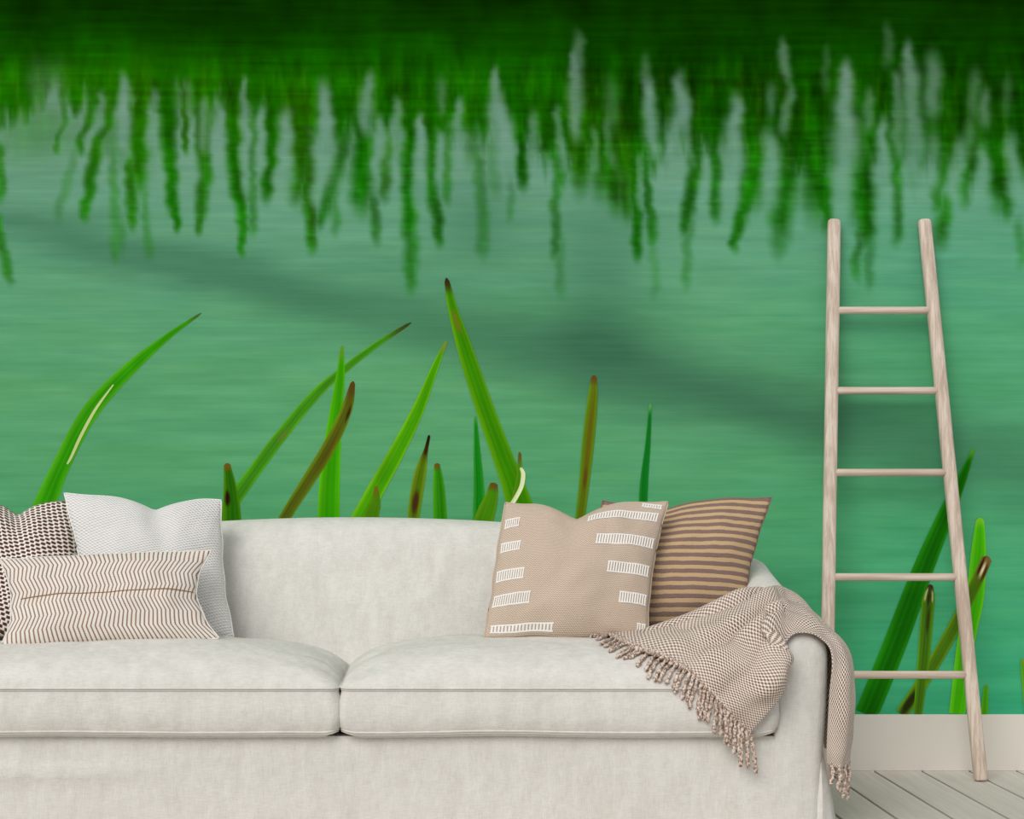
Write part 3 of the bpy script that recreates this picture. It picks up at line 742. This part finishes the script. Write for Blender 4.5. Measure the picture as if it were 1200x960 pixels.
throw = thing('throw_blanket', 'taupe and cream woven throw blanket draped over the sofa arm', 'blanket', (0.9, -.9, .45))
NW = 44
rows_px = [   # five points from the back edge to the front edge, fringe end first; third value: depth where the cloth stands off the sofa
 [(711,750,-.70),(752,767,0),(800,787,0),(840,822,0),(878,856,0)],
 [(745,742,-.67),(778,756,-.79),(822,774,0),(860,806,0),(895,838,0)],
 [(795,726,-.66),(815,741,-.77),(850,760,-.90),(884,790,-1.0),(913,816,-1.008)],
 [(838,711,-.655),(852,726,-.76),(872,744,-.88),(893,766,-.97),(917,797,-.995)],
 [(870,700,-.64),(882,713,-.74),(896,730,-.84),(908,752,-.93),(908,786,-.985)],
 [(897,694,-.62),(908,704,-.72),(918,718,-.82),(922,734,-.90),(915,766,-.972)],
]
ctrl = []
for r_ in rows_px:
    row = []
    for (px, py, yy) in r_:
        if yy: row.append(P(px, py, yy))
        else:
            loc, nor = cast(px, py); row.append(loc+nor*.014)
    ctrl.append(row)
def A(x, y, up=.012): return Vector((x, y, arm_top(y)+up))
ctrl.append([A(1.03, -.58, .004), A(1.02, -.68, .012), A(1.01, -.78, .014), A(.998, -.87, .014), P(933, 743, -.970)])
ctrl.append([Vector((1.085, -.60, .600)), Vector((1.082, -.70, .580)), Vector((1.08, -.79, .560)), Vector((1.07, -.88, .543)), Vector((1.052, -.976, .528))])
ctrl.append([Vector((1.118, -.64, .53)), Vector((1.130, -.75, .515)), Vector((1.138, -.86, .495)), Vector((1.118, -.955, .487)), Vector((1.078, -.992, .482))])
ctrl.append([Vector((1.120, -.70, .40)), Vector((1.140, -.81, .39)), Vector((1.148, -.92, .385)), Vector((1.118, -1.00, .38)), Vector((1.070, -.996, .38))])
ctrl.append([Vector((1.115, -.74, .28)), Vector((1.136, -.84, .275)), Vector((1.145, -.935, .270)), Vector((1.108, -1.005, .265)), Vector((1.064, -.996, .262))])
ctrl.append([Vector((1.110, -.80, .205)), Vector((1.122, -.87, .20)), Vector((1.128, -.945, .195)), Vector((1.10, -1.0, .185)), Vector((1.064, -.994, .195))])
cols5 = [catmull([tuple(r_[k]) for r_ in ctrl], 110) for k in range(5)]
NL = 110
G = np.array([catmull([tuple(cols5[k][i]) for k in range(5)], NW) for i in range(NL)])      # NL x NW x 3
def push(Gr, off):
    for i in range(Gr.shape[0]):
        for j in range(Gr.shape[1]):
            p = Vector(Gr[i, j]); loc, nor, _, dist = BVH.find_nearest(p, .12)
            if loc is None: continue
            sgn = (p-loc).dot(nor)
            if sgn < 0: Gr[i, j] = loc+nor*off
            elif dist < off: Gr[i, j] = loc+(p-loc).normalized()*off if dist > 1e-5 else loc+nor*off
    return Gr
def smooth(Gr, it):
    for _ in range(it):
        q = Gr.copy()
        q[1:-1, 1:-1] = .5*Gr[1:-1, 1:-1]+.125*(Gr[:-2, 1:-1]+Gr[2:, 1:-1]+Gr[1:-1, :-2]+Gr[1:-1, 2:])
        Gr = q
    return Gr
G = push(G, .010); G = smooth(G, 4); G = push(G, .009)
# folds fanning out from the arm toward the fringe
du = np.gradient(G, axis=0); dv = np.gradient(G, axis=1); nn = np.cross(du, dv); nn /= np.linalg.norm(nn, axis=-1, keepdims=True)+1e-9
if nn[20, 20, 1] > 0: nn = -nn
for i in range(NL):
    s = i/(NL-1)
    for j in range(NW):
        w_ = j/(NW-1)
        env = (1-math.exp(-s*9))*(1 if s < .62 else max(.35, 1-(s-.62)*2.2))
        ph = 2.2*noise.noise(Vector((s*3.2, w_*1.6, 5.0)))
        f1 = abs(math.sin(math.pi*(3.4*w_+.30)+ph*1.3+s*1.6))**.75
        f2 = 0.5+0.5*math.sin(2*math.pi*(6.1*w_-s*1.2)+ph*3)
        pin = math.exp(-((s-.36)/.07)**2-((w_-.80)/.13)**2)
        h = env*(.050*f1+.012*f2)*(1-.85*max(0, min(1, (w_-.82)/.14))*max(0, min(1, (s-.3)/.15)))*(1-.75*max(0, min(1, (s-.42)/.12)))+.006*noise.noise(Vector((s*14, w_*8, 1)))+.016*pin
        G[i, j] += nn[i, j]*max(h*(.12+.88*min(1, w_/.14)), -.003)
G = smooth(G, 1); G = push(G, .007)
V = [tuple(q) for q in G.reshape(-1, 3)]
Fc = [[i*NW+j, i*NW+j+1, (i+1)*NW+j+1, (i+1)*NW+j] for i in range(NL-1) for j in range(NW-1)]
ob = mesh('woven_cloth', V, Fc, M_THROW); sub(ob, throw)
ul = ob.data.uv_layers.new(name='UVMap')
ul.data.foreach_set('uv', np.array([((l.vertex_index // NW)/(NL-1), (l.vertex_index % NW)/(NW-1)*.62) for l in ob.data.loops], np.float32).ravel())
sm = ob.modifiers.new('thickness', 'SOLIDIFY'); sm.thickness = .007; sm.offset = 0.0
ss = ob.modifiers.new('soft', 'SUBSURF'); ss.levels = 1; ss.render_levels = 1

def tassel(path, r=.0048):
    pts = catmull([tuple(p) for p in path], 22); V = []; Fc = []; seg = 8
    for i in range(22):
        a = Vector(pts[max(i-1, 0)]); b = Vector(pts[min(i+1, 21)]); t = (b-a).normalized()
        s = t.cross(Vector((0, 1, 0)))
        s = s.normalized() if s.length > 1e-3 else Vector((1, 0, 0)); u_ = s.cross(t).normalized()
        k = i/21; rr = r*(1.0 if k < .82 else (1.25 if k < .93 else .7))
        for q in range(seg):
            an = 2*math.pi*q/seg; lobe = 1+.34*math.cos(2*(an-k*13))
            V.append(Vector(pts[i])+(s*math.cos(an)+u_*math.sin(an))*rr*lobe)
    for i in range(21):
        for q in range(seg): Fc.append([i*seg+q, i*seg+(q+1) % seg, (i+1)*seg+(q+1) % seg, (i+1)*seg+q])
    Fc.append(list(range(seg))[::-1]); Fc.append([21*seg+q for q in range(seg)])
    sub(mesh('tassel', V, Fc, M_YARN), throw)
def proj(p): d = p[1]+D; return VX+p[0]*F/d, VY+(H-p[2])*F/d
NT = 36
for k in range(NT):
    w_ = k/(NT-1); j = w_*(NW-1); j0 = min(int(j), NW-2); st = Vector(G[0, j0]).lerp(Vector(G[0, j0+1]), j-j0)
    px, py = proj(st)
    ang = math.radians(np.interp(w_, [0, .25, .45, .62, .8, 1], [176, 158, 132, 108, 94, 86])+random.uniform(-9, 9))
    L = np.interp(w_, [0, .3, .6, .9, 1], [22, 28, 34, 42, 46])*random.uniform(.85, 1.12)
    path = [st+(Vector(G[2, j0])-st)*.6+Vector((0, 0, .001)), st]; ylast = st.y
    for q in (1, 2, 3, 4):
        bend = ang+(math.pi/2-ang)*.12*q*(1 if w_ > .3 else .3)
        px += math.cos(bend)*L/4; py += math.sin(bend)*L/4
        loc, nor = cast(px, py)
        p = loc+nor*.0065
        if p.y > ylast and w_ > .42: p = P(px, py, ylast+.002)
        ylast = p.y; path.append(p)
    tassel(path, .0050 if w_ > .3 else .0044)
for k in range(7):        # hanging end beside the arm
    j0 = int(8+k*(NW-10)/6.5); st = Vector(G[-1, min(j0, NW-1)])
    L = [.06, .07, .085, .10, .085, .06, .05][k]
    tassel([st+Vector((0, 0, .012)), st, st+Vector((.002, -.002, -L*.4)), st+Vector((.004*random.uniform(-1, 1), 0, -L*.8)), st+Vector((.006*random.uniform(-1, 1), 0, -L))])

# ------------------------------------------------------------------ ladder
ladder = thing('ladder', 'pale wooden decorative ladder leaning on the mural beside the sofa', 'ladder', (1.52, -.19, 0))
def on_wallside(px, py, y): return P(px, py, y)
def rail(top, bot, name='rail'):
    top = Vector(top); bot = Vector(bot); ax = (top-bot).normalized(); sx = Vector((1, 0, 0)); sx = (sx-ax*sx.dot(ax)).normalized(); sy = ax.cross(sx).normalized()
    V = []; Fc = []; seg = 18; rx, ry = .0215, .016
    L = (top-bot).length
    sts = [(0, .86), (.003, .96), (.008, 1)]+[(t, 1) for t in np.linspace(.03, L-.03, 16)]+[(L-.012, .98), (L-.005, .9), (L-.001, .7), (L, .35)]
    for (t, k) in sts:
        for q in range(seg):
            an = 2*math.pi*q/seg; c, s = math.cos(an), math.sin(an)
            c = math.copysign(abs(c)**.75, c); s = math.copysign(abs(s)**.75, s)
            V.append(bot+ax*t+sx*c*rx*k+sy*s*ry*k)
    n_ = len(sts)
    for i in range(n_-1):
        for q in range(seg): Fc.append([i*seg+q, i*seg+(q+1) % seg, (i+1)*seg+(q+1) % seg, (i+1)*seg+q])
    Fc.append(list(range(seg))[::-1]); Fc.append([(n_-1)*seg+q for q in range(seg)])
    sub(mesh(name, V, Fc, M_RAIL), ladder)
    return top, bot
YT, YB = -0.026, -0.20
r_top = P(1083, 257, YT); r_bot = P(1149.5, 913, YB); r_bot.z = 0.004
l_top = P(977.5, 257, YT); mid = P(970, 735, -0.152); kk = (l_top.z-mid.z)/l_top.z
l_bot = Vector((l_top.x+(mid.x-l_top.x)/kk, YB, 0.004))
rail(l_top, l_bot); rail(r_top, r_bot)
for py in (364, 458, 554, 676.5, 791):
    def at(top, bot):
        lo, hi = 0.0, 1.0
        for _ in range(40):
            m = (lo+hi)/2; p = top.lerp(bot, m)
            if proj(p)[1] < py: lo = m
            else: hi = m
        return top.lerp(bot, lo)
    a, b = at(l_top, l_bot), at(r_top, r_bot)
    tv, tf = tube_data([a.lerp(b, t) for t in np.linspace(0.0, 1.0, 9)], .0128, 14)
    sub(mesh('rung', tv, tf, M_RUNG), ladder)
